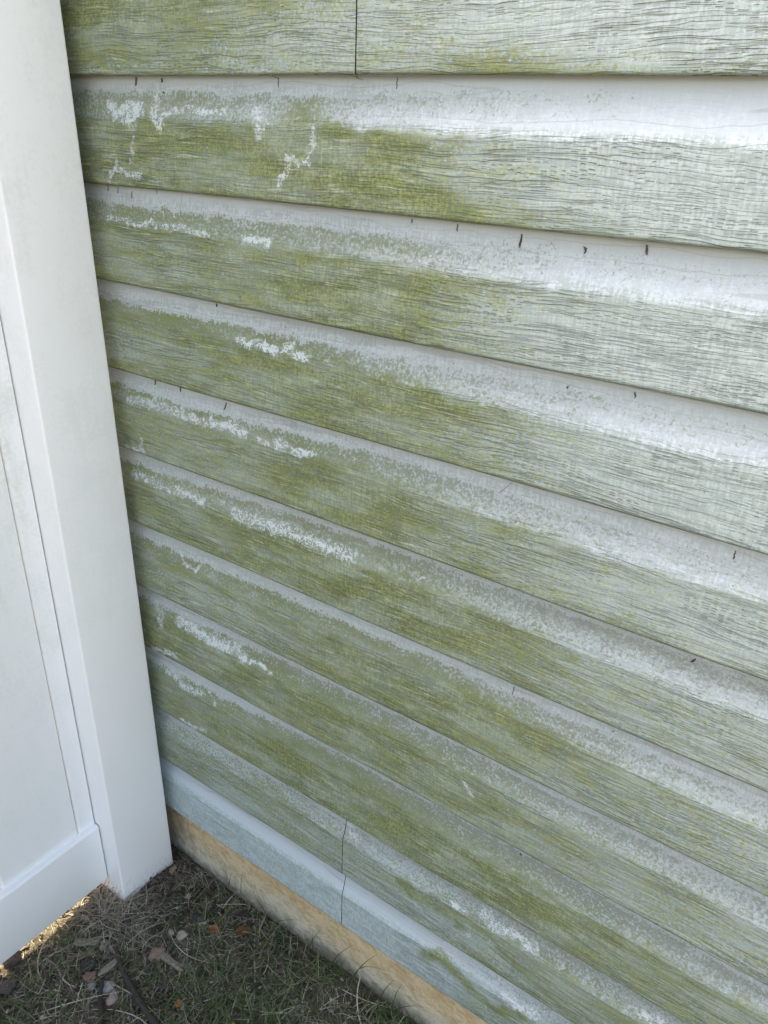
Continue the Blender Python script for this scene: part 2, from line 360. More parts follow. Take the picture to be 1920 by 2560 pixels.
# per course: algae, mildew, white; eight rows from the bottom edge up, twelve columns from x=-0.5 to 0.6
FIELD = {
0: ('555443221111',)*1,
1: (['555444877664', '655433321111', '776533222111', '887644222111', '777543211000', '665432110000', '444321000000', '000000000000'],
    ['000000112222', '000000011111', '000000000000', '000000000000', '000000000000', '000000000000', '000000000000', '000000000000'],
    ['000222000000', '000110011110', '000100111110', '010100122110', '010100122110', '000000111111', '000000000000', '000000000000']),
2: (['677799865444', '666698532222', '666798432222', '777787432222', '454441000000', '555321000000', '444321000000', '000000000000'],
    ['000000000000', '000000000000', '000000000000', '001100000000', '444433100000', '445554310000', '556665420000', '000000000000'],
    ['000000001110', '000000001110', '000000001110', '000000111221', '122325777777', '122225556666', '000001333333', '000000000000']),
3: (['555686544333', '455687432222', '555687433222', '666677654333', '565543211100', '555444211000', '555431000000', '000000000000'],
    ['000000000000', '000000000000', '000000000000', '000000000000', '444555421111', '555666533221', '555664321221', '000000000000'],
    ['000000000110', '022001111110', '011001111110', '011001111110', '133333577777', '001122345666', '000000133333', '000000000000']),
4: (['776678765444', '455666544332', '455777654322', '667889854443', '666775422110', '776643211000', '555321110000', '110000000000'],
    ['000000000000', '000000000000', '000000000000', '000000000000', '445565432211', '556666543322', '555665443222', '110011111110'],
    ['000000000100', '011000001110', '011000001110', '010001112110', '111233457777', '000112234556', '000000112233', '000000000000']),
5: (['766678766554', '555676554332', '555677554333', '665777765544', '555666542221', '666554321110', '555543111000', '000000000000'],
    ['000000000000', '000000000000', '000000000000', '000000000000', '334455443322', '455666655432', '555666654432', '000122111111'],
    ['011000000100', '000000001110', '000001001110', '000001111110', '232222346677', '000012224556', '000000112344', '000000000000']),
6: (['566777776655', '555677776554', '555678876554', '566778886655', '555566654432', '665555432221', '666555432211', '222222211110'],
    ['000000000000', '000000000000', '000000000000', '000000000000', '333333343333', '445566666655', '556677777766', '345566654444'],
    ['000000000000', '000000000000', '000000000000', '000000000001', '343333344566', '244443445666', '011111122333', '000000000000']),
7: (['544566665555', '444466665543', '444567776544', '455578876554', '555567765444', '555555443222', '554444322211', '000000100100'],
    ['000000000000', '000000000000', '000000000000', '000000000000', '344555544333', '555666666555', '555555555544', '000011122222'],
    ['000000000000', '011221000110', '011221000110', '000111000010', '111122234555', '000012223345', '000000011122', '000000000000']),
8: (['666666665555', '666666665554', '766667766555', '666678876655', '555566665544', '555554443332', '444443332222', '111222221110'],
    ['000000000000', '000000000000', '000000000000', '000000000000', '344455544444', '555667766665', '455667777766', '123455655444'],
    ['000000000000', '000000000000', '000000000000', '000000000000', '211112333444', '100011223445', '000000112334', '000000000000']),
9: (['556778887777', '557788888766', '557888988766', '566788988876', '555677776665', '555565554433', '343444333332', '000111222221'],
    ['000000000000', '000000000000', '000000000000', '000000000000', '344455555444', '355566777766', '233456777776', '000123555544'],
    ['000000000000', '000000000000', '000000000000', '000000000000', '212212233344', '111111222334', '000000011223', '000000000000']),
10: (['444433466666', '443443345677', '344444346777', '344543567777', '344542466666', '333432345555', '333321234444', '111111122222'],
     ['000011111111', '000111122111', '111111111111', '222221221111', '334444445555', '344455566666', '444555666666', '222334455555'],
     ['111111000000', '000122200000', '000122200100', '000111200110', '222245434443', '212234444444', '111122333333', '000000000000']),
11: (['000000046555', '000000045666', '000000026777', '000000035777', '000000024666', '000000012555', '000000001333', '000000000111'],
     ['000000001222', '000000001222', '000000012222', '000000012333', '000000024555', '000000035666', '000000014555', '000000002444'],
     ['000000000111', '000000000111', '000000000112', '000000000222', '000001333444', '000001223333', '000000111222', '000000000000']),
}
SCRAPES = [
 ([(-0.4477, 1.238), (-0.4324, 1.2279), (-0.4154, 1.2358), (-0.3903, 1.2362), (-0.3984, 1.2242), (-0.4142, 1.2216)], 7, 1),
 ([(-0.4069, 1.2195), (-0.4012, 1.2084), (-0.4059, 1.19), (-0.4092, 1.1713)], 4, 0.7),
 ([(-0.3619, 1.2436), (-0.3627, 1.2293), (-0.3513, 1.2187)], 6, 1),
 ([(-0.3496, 1.2296), (-0.2997, 1.2377), (-0.2801, 1.233), (-0.2409, 1.2346)], 3, 0.9),
 ([(-0.1915, 1.2327), (-0.1831, 1.223), (-0.1867, 1.213)], 7, 1),
 ([(-0.4408, 1.1721), (-0.4328, 1.163), (-0.4552, 1.1604), (-0.4574, 1.1496)], 3, 1),
 ([(-0.4331, 1.1616), (-0.3968, 1.1579), (-0.3911, 1.1639)], 2.5, 1),
 ([(-0.1086, 1.2227), (-0.1073, 1.2035), (-0.117, 1.1953), (-0.115, 1.1848), (-0.1326, 1.1855)], 2.2, 0.9),
 ([(-0.1347, 1.1926), (-0.1468, 1.192), (-0.1439, 1.1773), (-0.1565, 1.1717), (-0.1583, 1.1575)], 1.8, 0.9),
 ([(-0.4769, 1.1023), (-0.4411, 1.1012), (-0.4166, 1.0968), (-0.3974, 1.102), (-0.3505, 1.1007), (-0.3215, 1.1014), (-0.2803, 1.0981)], 4, 0.85),
 ([(-0.2175, 1.1004), (-0.2001, 1.0985), (-0.1822, 1.0985)], 5, 1),
 ([(-0.2417, 0.9725), (-0.2165, 0.9717), (-0.1979, 0.9738), (-0.1846, 0.9696), (-0.1665, 0.9728), (-0.1513, 0.9799), (-0.1458, 0.9715), (-0.1298, 0.9714)], 5, 1),
 ([(-0.4785, 0.8438), (-0.4292, 0.8476), (-0.3798, 0.8487), (-0.3475, 0.847), (-0.3291, 0.8441)], 7, 0.85),
 ([(-0.3159, 0.8471), (-0.286, 0.8476), (-0.2619, 0.851), (-0.2391, 0.8455)], 6, 1),
 ([(-0.2163, 0.8454), (-0.1942, 0.8418)], 3, 1),
 ([(-0.1756, 0.847), (-0.1736, 0.8464)], 9, 1),
 ([(-0.1536, 0.8436), (-0.138, 0.8443), (-0.1172, 0.8486)], 4.5, 1),
 ([(-0.4574, 0.7851), (-0.4527, 0.7687), (-0.49, 0.7645)], 4.5, 0.9),
 ([(-0.4897, 0.7228), (-0.4568, 0.721), (-0.4149, 0.7173), (-0.3631, 0.7197), (-0.3301, 0.717)], 7, 0.8),
 ([(-0.2643, 0.7196), (-0.2361, 0.7169), (-0.2075, 0.7216), (-0.1674, 0.7234), (-0.1338, 0.7209), (-0.0916, 0.7224), (-0.0551, 0.7219)], 10, 0.85),
 ([(-0.3999, 0.6065), (-0.3914, 0.5936), (-0.3628, 0.5886), (-0.3528, 0.6051)], 3, 0.9),
 ([(-0.4803, 0.4808), (-0.4624, 0.4646), (-0.4614, 0.4439)], 8, 0.85),
 ([(-0.4178, 0.4709), (-0.3897, 0.4715), (-0.3499, 0.4657), (-0.3169, 0.466), (-0.2841, 0.4743), (-0.2691, 0.4648)], 9, 1),
 ([(-0.2536, 0.4634), (-0.2345, 0.4691), (-0.2122, 0.4635)], 3, 1),
 ([(-0.4885, 0.3871), (-0.4572, 0.395), (-0.4315, 0.3973)], 5, 1),
 ([(-0.4643, 0.3455), (-0.4346, 0.343), (-0.4215, 0.3337), (-0.3768, 0.34)], 7, 0.9),
 ([(-0.3616, 0.3542), (-0.3424, 0.3357)], 3, 0.9),
 ([(-0.4344, 0.2567), (-0.4085, 0.2566), (-0.3712, 0.2638)], 5, 0.9),
 ([(0.1352, 0.4501), (0.1497, 0.4356)], 3.5, 0.9),
 ([(0.1819, 0.2224), (0.201, 0.2099), (0.228, 0.2176), (0.2589, 0.2158)], 9, 0.9),
 ([(0.1319, 0.2071), (0.1575, 0.2074)], 5, 1),
 ([(0.2, 0.1799), (0.2013, 0.1793)], 5, 0.9),
 ([(0.1645, 0.1698), (0.1659, 0.17)], 5, 0.9),
 ([(0.2311, 0.0883), (0.253, 0.0838), (0.2776, 0.0861)], 8, 1),
 ([(0.4175, 0.2166), (0.4333, 0.223)], 7, 1),
 ([(-0.0586, 0.2257), (-0.0467, 0.2207)], 11, 0.95),
 ([(0.119, 0.1079), (0.1261, 0.1092)], 4, 0.7),
 ([(0.0726, 0.1613), (0.0875, 0.155)], 4, 0.8),
]
OLIVE = [
 ([(0.0934, 0.0599), (0.1206, 0.0832), (0.153, 0.0699), (0.1859, 0.0522), (0.2198, 0.0468), (0.2615, 0.0706)], 9, 0.8),
 ([(-0.1339, 1.2166), (-0.1008, 1.1984), (-0.0846, 1.1758), (-0.1015, 1.1507)], 28, 0.9),
 ([(0.0549, 0.1964), (0.0718, 0.1784), (0.1177, 0.1831), (0.1491, 0.1774)], 9, 0.85),
 ([(0.0419, 0.1912), (0.0645, 0.1773)], 8, 0.8),
 ([(0.2014, 0.1855), (0.248, 0.1646), (0.3106, 0.1515)], 18, 0.6),
 ([(-0.2084, 0.969), (-0.1297, 0.9531), (-0.068, 0.9505)], 14, 0.85),
 ([(-0.1261, 1.0849), (-0.1028, 1.0655), (-0.1095, 1.0239)], 22, 0.85),
 ([(-0.3106, 0.4656), (-0.2751, 0.466), (-0.2416, 0.4505)], 12, 0.5),
 ([(0.0778, 0.5613), (0.1377, 0.5592), (0.2197, 0.571)], 10, 0.8),
 ([(0.038, 0.2901), (0.1208, 0.2901), (0.1729, 0.2876)], 22, 0.8),
 ([(-0.0745, 0.3413), (-0.0515, 0.3388)], 15, 0.7),
 ([(-0.0009, 0.6341), (0.0498, 0.6247), (0.1097, 0.6208)], 14, 0.7),
]
DIRT = [
 [(-0.3972, 1.2697), (-0.3989, 1.2598)],
 [(-0.3517, 1.2679), (-0.351, 1.2633)],
 [(-0.3488, 1.2541), (-0.3477, 1.2515)],
 [(-0.1645, 1.2701), (-0.1644, 1.2591)],
 [(-0.0098, 1.2694), (-0.0091, 1.2643), (-0.0098, 1.2585)],
 [(-0.0601, 1.2702), (-0.058, 1.2674), (-0.0505, 1.2664)],
 [(0.1025, 1.2387), (0.1022, 1.237)],
 [(0.116, 1.2389), (0.1157, 1.2373)],
 [(-0.4768, 1.1417), (-0.4775, 1.1342)],
 [(-0.4561, 1.1411), (-0.4569, 1.1326)],
 [(-0.4274, 1.1376), (-0.4282, 1.1287)],
 [(-0.3789, 1.1417), (-0.3781, 1.137)],
 [(-0.3312, 1.1412), (-0.3343, 1.1227)],
 [(-0.3167, 1.1412), (-0.3164, 1.1315)],
 [(-0.2942, 1.1391), (-0.294, 1.1286)],
 [(0.0135, 1.1402), (0.0136, 1.1363)],
 [(0.068, 1.1399), (0.0684, 1.1331)],
 [(0.1392, 1.1372), (0.1384, 1.1251)],
 [(0.2028, 1.1324), (0.2049, 1.1309), (0.2044, 1.1266)],
 [(0.2602, 1.1397), (0.2609, 1.1314)],
 [(-0.4218, 0.8845), (-0.4223, 0.876)],
 [(-0.3684, 0.8851), (-0.3686, 0.8769)],
 [(-0.2769, 0.8802), (-0.2817, 0.8689)],
 [(-0.2839, 1.012), (-0.2835, 1.0079)],
 [(0.2054, 1.0016), (0.2045, 0.9989)],
 [(0.2711, 1.0091), (0.272, 1.0034)],
 [(0.1559, 0.8837), (0.1429, 0.8681)],
 [(0.3892, 0.8799), (0.3892, 0.8714)],
 [(0.1867, 0.6251), (0.1854, 0.6124)],
 [(0.3772, 0.751), (0.3742, 0.7457)],
 [(0.3118, 0.6236), (0.31, 0.6203)],
 [(0.4079, 0.2421), (0.4106, 0.2292)],
 [(0.2223, 0.3666), (0.2248, 0.3653)],
]


TOP = {
 2: [.86, .86, .85, .84, .84, .86, .88, .92, .95, .95, .95, .95], 3: [.82, .80, .81, .81, .83, .82, .84, .90, .86, .84, .84, .84],
 4: [.78, .78, .79, .80, .80, .80, .82, .84, .85, .86, .86, .86], 5: [.79, .77, .77, .79, .82, .86, .84, .82, .82, .84, .85, .85],
 6: [.80, .80, .83, .86, .88, .90, .90, .90, .90, .90, .90, .90], 7: [.76, .76, .77, .80, .80, .80, .83, .82, .82, .82, .84, .84],
 8: [.78, .78, .82, .87, .86, .88, .88, .88, .86, .86, .86, .86], 9: [.75, .76, .79, .84, .88, .88, .90, .90, .90, .88, .86, .86],
 10: [.84, .82, .84, .86, .82, .90, .92, .92, .92, .92, .92, .92], 11: [.9, .9, .9, .9, .9, .9, .86, .88, .9, .9, .9, .9]}
def grid(rows):
    return np.array([[int(ch) / 9.0 for ch in r] for r in rows])
def bilerp(tab, x, s):
    fx = np.clip((x - XS[0]) / 0.1, 0, 10.999); ix = fx.astype(int); tx = fx - ix; tx = tx * tx * (3 - 2 * tx)
    si = np.clip(np.searchsorted(SS, s) - 1, 0, 6); ts = np.clip((s - SS[si]) / (SS[si + 1] - SS[si]), 0, 1)
    a = tab[si, ix] * (1 - tx) + tab[si, ix + 1] * tx
    b = tab[si + 1, ix] * (1 - tx) + tab[si + 1, ix + 1] * tx
    return a * (1 - ts) + b * ts
def poly_field(x, z, items, cur):
    for pts, r, w in items:
        r = max(r, 3.0) * 0.0011
        P = [np.array(p) for p in pts]
        best = np.full(x.shape, 9.0)
        for a, b in zip(P[:-1], P[1:]):
            d = b - a; L2 = max(float(d @ d), 1e-9)
            t = np.clip(((x - a[0]) * d[0] + (z - a[1]) * d[1]) / L2, 0, 1)
            best = np.minimum(best, np.hypot(x - a[0] - t * d[0], z - a[1] - t * d[1]))
        f = w * np.clip(1.12 - best / r * 0.55, 0, 1)
        cur = np.maximum(cur, f)
    return cur
def fbm2(x, z, f, seed, octaves=3):
    """cheap value noise on numpy arrays"""
    out = np.zeros_like(x); amp = 1.0; tot = 0
    for o in range(octaves):
        r = np.random.default_rng(seed + o); T = r.random((64, 64))
        u = x * f * 2 ** o + 100; v = z * f * 2 ** o + 100
        iu = np.floor(u).astype(int); iv = np.floor(v).astype(int); fu = u - iu; fv = v - iv
        fu = fu * fu * (3 - 2 * fu); fv = fv * fv * (3 - 2 * fv)
        g = lambda a, b: T[(iu + a) % 64, (iv + b) % 64]
        out += amp * ((g(0, 0) * (1 - fu) + g(1, 0) * fu) * (1 - fv) + (g(0, 1) * (1 - fu) + g(1, 1) * fu) * fv)
        tot += amp; amp *= 0.5
    return out / tot

KINK = 0.61
def profile(s):
    """depth y of the board face at height fraction s"""
    s = np.asarray(s, dtype=float)
    face = 0.0015 * s / KINK
    t = np.clip((s - KINK) / (1 - KINK), 0, 1.1)
    cove = 0.0015 + 0.0105 * (1 - (1 - np.clip(t, 0, 1)) ** 1.9) + np.where(t > 1, (t - 1) * 0.002, 0)
    y = np.where(s < KINK, face, cove)
    y = y + 0.0016 * np.exp(-((s - 0.0) / 0.012) ** 2)      # rolled lower edge
    return y

house = empty('house_wall', (0.0, 0.03, -0.13), 'house wall clad in pale green lapped vinyl siding stained with olive algae', 'wall')
def board(k, x0, x1, dy=0.0, label=None):
    zb, mb = BUTT[k]; zt, mt = BUTT[k - 1] if (k - 1) in BUTT else (zb + 0.127, 0.0)
    vis = k >= 0
    if vis:
        xs = np.concatenate([np.arange(x0, -0.60, 0.06), np.arange(max(x0, -0.60), min(x1, 0.66), 0.0024), np.arange(max(0.66, x0), x1, 0.06), [x1]])
        svals = np.concatenate([np.linspace(0, 0.02, 4), np.linspace(0.035, KINK - 0.012, 30), np.linspace(KINK - 0.006, KINK + 0.03, 5), np.linspace(KINK + 0.045, 1.03, 20)])
    else:
        xs = np.concatenate([np.arange(x0, x1, 0.05), [x1]]); svals = np.concatenate([[0, .01, .02], np.linspace(0.06, KINK, 5), np.linspace(KINK + .03, 1.03, 6)])
    xs = np.unique(xs)
    nx = len(xs)
    X, S = np.meshgrid(xs, svals)
    ZB = zb + mb * X; ZT = zt + mt * X
    # slight thermal waviness of thin vinyl
    wav = 0.0012 * np.sin(X * 5.3 + k * 2.1) * (0.3 + S) + 0.0006 * np.sin(X * 17.0 + k)
    Zv = ZB + S * (ZT - ZB) + 0.0005 * np.sin(X * 9 + k * 1.7)
    Yv = profile(S) + dy + wav * 0.6
    V = np.stack([X, Yv, Zv], -1).reshape(-1, 3)
    # underside return of the lower lip
    ret = np.stack([xs, np.full(nx, 0.0165), zb + mb * xs + 0.0048 + 0.0005 * np.sin(xs * 9 + k * 1.7)], -1)
    V = np.concatenate([ret, V])
    rows = len(svals) + 1
    i = np.arange(rows - 1)[:, None] * nx + np.arange(nx - 1)[None, :]
    F = np.stack([i, i + 1, i + nx + 1, i + nx], -1).reshape(-1, 4)
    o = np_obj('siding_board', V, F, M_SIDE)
    child(o, house)
    sa = np.concatenate([np.zeros(nx), S.ravel()]); xa = V[:, 0]; za = V[:, 2]
    fattr(o, 's', sa)
    film = np.where(sa < KINK + 0.02, 0.60 - 0.30 * np.clip((xa + 0.05) / 0.35, 0, 1), 0.12 if k < 6 else 0.45 - 0.2 * np.clip(xa / 0.4, 0, 1))
    if k in FIELD and len(FIELD[k]) == 3:
        tabs = [grid(r) for r in FIELD[k]]
        # wander the lookup so that the stain edges are ragged
        xx = xa + (fbm2(xa, za, 24, 3) - 0.5) * 0.075; s2 = np.clip(sa + (fbm2(xa, za, 45, 9, 4) - 0.5) * 0.11, 0, 1)
        A, Mi, W = [bilerp(t, xx, s2) for t in tabs]
        A = A * (1 - 0.55 * np.clip((xa - 0.02) / 0.25, 0, 1) * (1 if k <= 4 else (0.6 if k <= 6 else 0.25)))
        A = A * (1.0 if k < 6 else 1.06 - 0.22 * np.clip((xa - 0.1) / 0.4, 0, 1))
        W = W * (0.72 if k < 6 else 0.60)
        jx = xa + (fbm2(xa, za, 160, 21, 3) - 0.5) * 0.012; jz = za + (fbm2(xa, za, 160, 41, 3) - 0.5) * 0.010
        scr = poly_field(jx, jz, SCRAPES, W * 0); A = poly_field(jx, jz, OLIVE, A)
        if k == 11: film = film * np.clip((xa + 0.05) / 0.2, 0.08, 1)
        if k == 10: film = film * np.clip((xa + 0.55) / 0.12, 0.1, 1)
    else:
        scr = 0 * sa; A = 0.35 * fbm2(xa, za, 6, 3) + 0.2 * (sa < 0.5); Mi = A * 0; W = 0.3 * (sa > 0.65)
    # algae fades out beyond the patch seen in the shelter of the post only slowly
    fattr(o, 'alg', A); fattr(o, 'mil', Mi); fattr(o, 'wht', W); fattr(o, 'film', film); fattr(o, 'scr', scr); fattr(o, 'edge', np.interp(xa, XS, TOP.get(k, [0.9] * 12)))
    if label: o['label'] = label
    return o

XL, XR = -2.6, 2.6
JT, JB = -0.0515, -0.0682
for k in range(-7, 12):
    if k in (0, 1):
        board(k, XL, JT - 0.0009, -0.0007); board(k, JT, XR, 0.0)
    elif k in (10, 11):
        board(k, XL, JB - 0.0008, -0.0007, 'clean pale board, left of the joint' if k == 11 else None); board(k, JB, XR, 0.0)
    else:
        board(k, XL, XR)
sheath = bevel_box('sheathing', XL, XR, 0.0178, 0.06, 0.018, 2.28, M_DARK, 0.001, 1); child(sheath, house)
cap = bevel_box('top_trim', XL, XR, -0.004, 0.02, 2.283, 2.34, M_RAIL, 0.003); child(cap, house)

# foundation, slightly rough face
fx = np.unique(np.concatenate([np.arange(-2.6, -0.6, 0.05), np.arange(-0.6, 0.7, 0.006), np.arange(0.7, 2.61, 0.05)]))
fz = np.linspace(-0.30, 0.0168, 56)
X, Zf = np.meshgrid(fx, fz)
Y = 0.0145 + 0.0024 * (fbm2(X, Zf, 30, 5, 4) - 0.5) + 0.004 * (fbm2(X, Zf, 6, 15, 2) - 0.5)
V = np.stack([X, Y, Zf], -1).reshape(-1, 3); nx = len(fx)
i = np.arange(len(fz) - 1)[:, None] * nx + np.arange(nx - 1)[None, :]
F = np.stack([i, i + 1, i + nx + 1, i + nx], -1).reshape(-1, 4)
top = np.stack([fx, np.full(nx, 0.2), np.full(nx, 0.0168)], -1); n0 = len(V)
V = np.concatenate([V, top]); last = (len(fz) - 1) * nx; j = np.arange(nx - 1)
F = np.concatenate([F, np.stack([last + j, last + j + 1, n0 + j + 1, n0 + j], -1)])
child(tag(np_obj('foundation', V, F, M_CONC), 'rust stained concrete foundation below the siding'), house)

# small dried dirt streaks hanging under the laps
def wall_y(x, z):
    for k in range(11, -1, -1):
        zb, mb = BUTT[k]; zt, mt = BUTT[k - 1]
        a = zb + mb * x; b = zt + mt * x
        if a <= z < b: return float(profile((z - a) / (b - a))), b
    return 0.0, 9
for n, pts in enumerate(DIRT):
    P = []
    for (x0, z0), (x1, z1) in zip(pts[:-1], pts[1:]):
        for t in np.linspace(0, 1, 5)[:-1]: P.append((x0 + (x1 - x0) * t, z0 + (z1 - z0) * t))
    P.append(pts[-1])
    V = []; Fc = []
    L = len(P); ww = random.uniform(0.0006, 0.0012) if n != 26 else 0.0005
    for i, (x, z) in enumerate(P):
        w = ww * (0.35 + 0.9 * math.sin(math.pi * (i + .6) / (L + .5)) * random.uniform(.6, 1.3))
        x += random.uniform(-.0006, .0006)
        y, lim = wall_y(x, z); z = min(z, lim - 0.0012); y = wall_y(x, z)[0]
        V += [(x - w, y + 0.0004, z), (x, y - 0.0013, z), (x + w, y + 0.0004, z)]
        if i: a = (i - 1) * 3; b = i * 3; Fc += [(a, a + 1, b + 1, b), (a + 1, a + 2, b + 2, b + 1)]
    child(mesh_obj('dirt_streak', V, Fc, M_STREAK), house)

# ------------------------------------------------------------------ fence
fence = empty('vinyl_fence', (-0.5535, -1.0, -0.12), 'white vinyl privacy fence standing at a right angle to the siding', 'fence')
def fpost(y0, y1):
    p = child(bevel_box('post', -0.607, -0.48, y0, y1, -0.30, 1.74, M_POST, 0.0035, 3), fence)
    c = child(bevel_box('post_cap', -0.614, -0.473, y0 - 0.007, y1 + 0.007, 1.742, 1.765, M_POST, 0.003), fence)
    V = [(-0.605, y0 + .002, 1.766), (-0.482, y0 + .002, 1.766), (-0.482, y1 - .002, 1.766), (-0.605, y1 - .002, 1.766), (-0.5435, (y0 + y1) / 2, 1.80)]
    pk = mesh_obj('cap_peak', V, [(0, 1, 4), (1, 2, 4), (2, 3, 4), (3, 0, 4)], M_POST); pk.parent = c
    return p
Y0 = -0.140
fpost(Y0, -0.0215)
child(bevel_box('gap_light_block', -0.602, -0.545, -0.0212, 0.0150, -0.16, 1.735, M_DARK, 0.001, 1), fence)  # added unseen dark strip, stops light leaking through the gap behind the post
FEND = -2.44
fpost(FEND - 0.12, FEND)
YA = FEND + 0.001; YB = Y0 - 0.001
# bottom rail falls away a little from the post, so it is a sheared bar
def rail(z_at_post, h, drop):
    o = bevel_box('rail', -0.568, -0.5185, YA, YB, z_at_post, z_at_post + h, M_RAIL, 0.0045, 3)
    for v in o.data.vertices: v.co.z += (v.co.y - YB) * drop
    return child(o, fence)
RAILZ = -0.075
rail(RAILZ, 0.1385, -0.006)
rail(1.56, 0.1385, -0.012)
# tongue and groove boards: flat face with a small V groove at each side
def fboard(ya, yb, first=False):
    xf, xb = -0.5315, -0.5545
    c = 0.0042
    yb_ = yb; ya_ = ya
    prof = [(xb, ya_), (xf - 0.020, ya_), (xf - 0.020, ya_ + 0.0016), (xf - 0.003, ya_ + 0.0016), (xf, ya_ + 0.0016 + 0.0048), (xf, yb_ - 0.0008), (xf - 0.0008, yb_), (xb, yb_)]
    z0, z1 = 0.058, 1.565
    V = [(x, y, z0) for x, y in prof] + [(x, y, z1) for x, y in prof]; n = len(prof)
    Fc = [(i, (i + 1) % n, n + (i + 1) % n, n + i) for i in range(n)] + [tuple(range(n))[::-1], tuple(range(n, 2 * n))]
    o = mesh_obj('board', V, Fc, M_BOARD)
    return child(o, fence)
y = -0.1765
fboard(y + 0.0006, YB - 0.0006, True)
while y > YA + 0.02:
    yn = max(y - 0.149, YA + 0.002)
    fboard(yn + 0.0006, y - 0.0006)
    y = yn
# ------------------------------------------------------------------ ground
def gz(x, y):
    """soil height"""
    base = -0.121 + 0.004 * np.sin(x * 7 + 1) - 0.022 * np.clip((y + 0.045) / 0.06, 0, 1)
    base = base + 0.011 * np.clip((-0.28 - x) / 0.15, 0, 1)
    n = (fbm2(x, y, 14, 70, 4) - 0.5) * 0.016 + (fbm2(x, y, 90, 90, 3) - 0.5) * 0.008
    damp = np.where((x < -0.5) & (x > -0.62), 0.5, 1.0)
    return base + n * damp
gxs = np.unique(np.round(np.concatenate([-np.geomspace(1.2, 70, 30), np.arange(-1.2, -0.62, 0.02), np.arange(-0.62, 0.2, 0.005), np.arange(0.2, 1.6, 0.02), np.geomspace(1.6, 70, 30)]), 4))
gys = np.unique(np.round(np.concatenate([-np.geomspace(1.6, 70, 30), np.arange(-1.6, -0.5, 0.02), np.arange(-0.5, 0.03, 0.005), [0.03, 0.06, 3.0, 12, 60]]), 4))
X, Yg = np.meshgrid(gxs, gys)
Zg = gz(X, Yg); V = np.stack([X, Yg, Zg], -1).reshape(-1, 3); nx = len(gxs)
i = np.arange(len(gys) - 1)[:, None] * nx + np.arange(nx - 1)[None, :]
F = np.stack([i, i + 1, i + nx + 1, i + nx], -1).reshape(-1, 4)
tag(np_obj('ground', V, F, M_SOIL), kind='structure')
def gz1(x, y): return float(gz(np.array([x]), np.array([y]))[0])

# ---- blades (grass and straw), joined
def blades(name, n, sampler, mat, label, cat, lmin, lmax, wmin, wmax, lean, tints, curl=0.5, segs=4):
    Vs = []; Fs = []; T = []
    off = 0
    for _ in range(n):
        x, yv = sampler()
        L = random.uniform(lmin, lmax) * random.choice((0.6, 1, 1)); w = random.uniform(wmin, wmax) / 2
        az = random.uniform(0, 2 * math.pi); el = random.uniform(*lean)
        p = Vector((x, yv, gz1q(x, yv) - 0.001)); daz = random.uniform(-curl, curl) * 1.5; dl = random.uniform(-0.2, 1.0) * curl * 1.6
        tint = random.uniform(*tints)
        for sgi in range(segs + 1):
            t = sgi / segs
            d = Vector((math.cos(az) * math.cos(el), math.sin(az) * math.cos(el), math.sin(el)))
            side = d.cross(Vector((0, 0, 1)))
            if side.length < 1e-3: side = Vector((1, 0, 0))
            side.normalize()
            ws = w * (1 - t ** 2 * 0.85)
            up = side.cross(d) * ws * 0.5
            Vs += [p - side * ws, p + up, p + side * ws]; T += [tint + 0.08 * t] * 3
            if sgi:
                a = off + (sgi - 1) * 3; b = off + sgi * 3
                Fs += [(a, a + 1, b + 1, b), (a + 1, a + 2, b + 2, b + 1)]
            p = p + d * (L / segs); az += daz / segs; el -= dl / segs
            if p.y > 0.008: p.y = 0.008
            g0 = GZ(p.x, p.y) + 0.001
            if p.z < g0: p.z = g0 + random.uniform(0, 0.003); el = max(el, 0.02)
        off += (segs + 1) * 3
    o = np_obj(name, np.array([tuple(v) for v in Vs]), np.array(Fs), mat)
    fattr(o, 'tint', T)
    return tag(o, label, cat, kind='stuff')
# quick height lookup
_qx = np.arange(-1.3, 1.7, 0.005); _qy = np.arange(-1.7, 0.03, 0.005)
_QZ = gz(*np.meshgrid(_qx, _qy))
def GZ(x, y):
    i = min(max(int((y + 1.7) / 0.005), 0), len(_qy) - 1); j = min(max(int((x + 1.3) / 0.005), 0), len(_qx) - 1)
    return float(_QZ[i, j])
gz1q = GZ
def near_seg(x, y, a, b, d):
    vx, vy = b[0] - a[0], b[1] - a[1]; t = max(0, min(1, ((x - a[0]) * vx + (y - a[1]) * vy) / (vx * vx + vy * vy)))
    return math.hypot(x - a[0] - t * vx, y - a[1] - t * vy) < d
STICK1 = [(-0.405, -0.215), (-0.372, -0.232), (-0.325, -0.243), (-0.285, -0.252), (-0.245, -0.258), (-0.20, -0.285)]
STICK2 = [(-0.385, -0.262), (-0.365, -0.283), (-0.335, -0.300), (-0.31, -0.33)]
def blocked(x, y):
    if -0.615 < x < -0.472 and y > -0.146: return True
    if -0.60 < x < -0.525 and y < -0.20 and random.random() < 0.8: return True
    if random.random() < 0.85:
        for S in (STICK1[1:], STICK2):
            for a, b in zip(S[:-1], S[1:]):
                if near_seg(x, y, a, b, 0.012): return True
    return False
def dens_noise(x, y): return float(mnoise.noise(Vector((x * 9, y * 9, 3.1)))) * 0.5 + 0.5
def s_green():
    while True:
        if random.random() < 0.66: x, y = random.uniform(-0.62, 0.25), random.uniform(-0.5, 0.004)
        else: x, y = random.uniform(-1.2, 1.6), random.uniform(-1.6, 0.004)
        if blocked(x, y): continue
        d = dens_noise(x, y)
        want = 0.10 + 0.9 * min(max((x + 0.42) / 0.22, 0), 1)
        if -0.50 < x < -0.42 and y < -0.22: want = 0.5
        if random.random() < want * (0.10 + 1.6 * max(0, d - 0.33)): return x, y
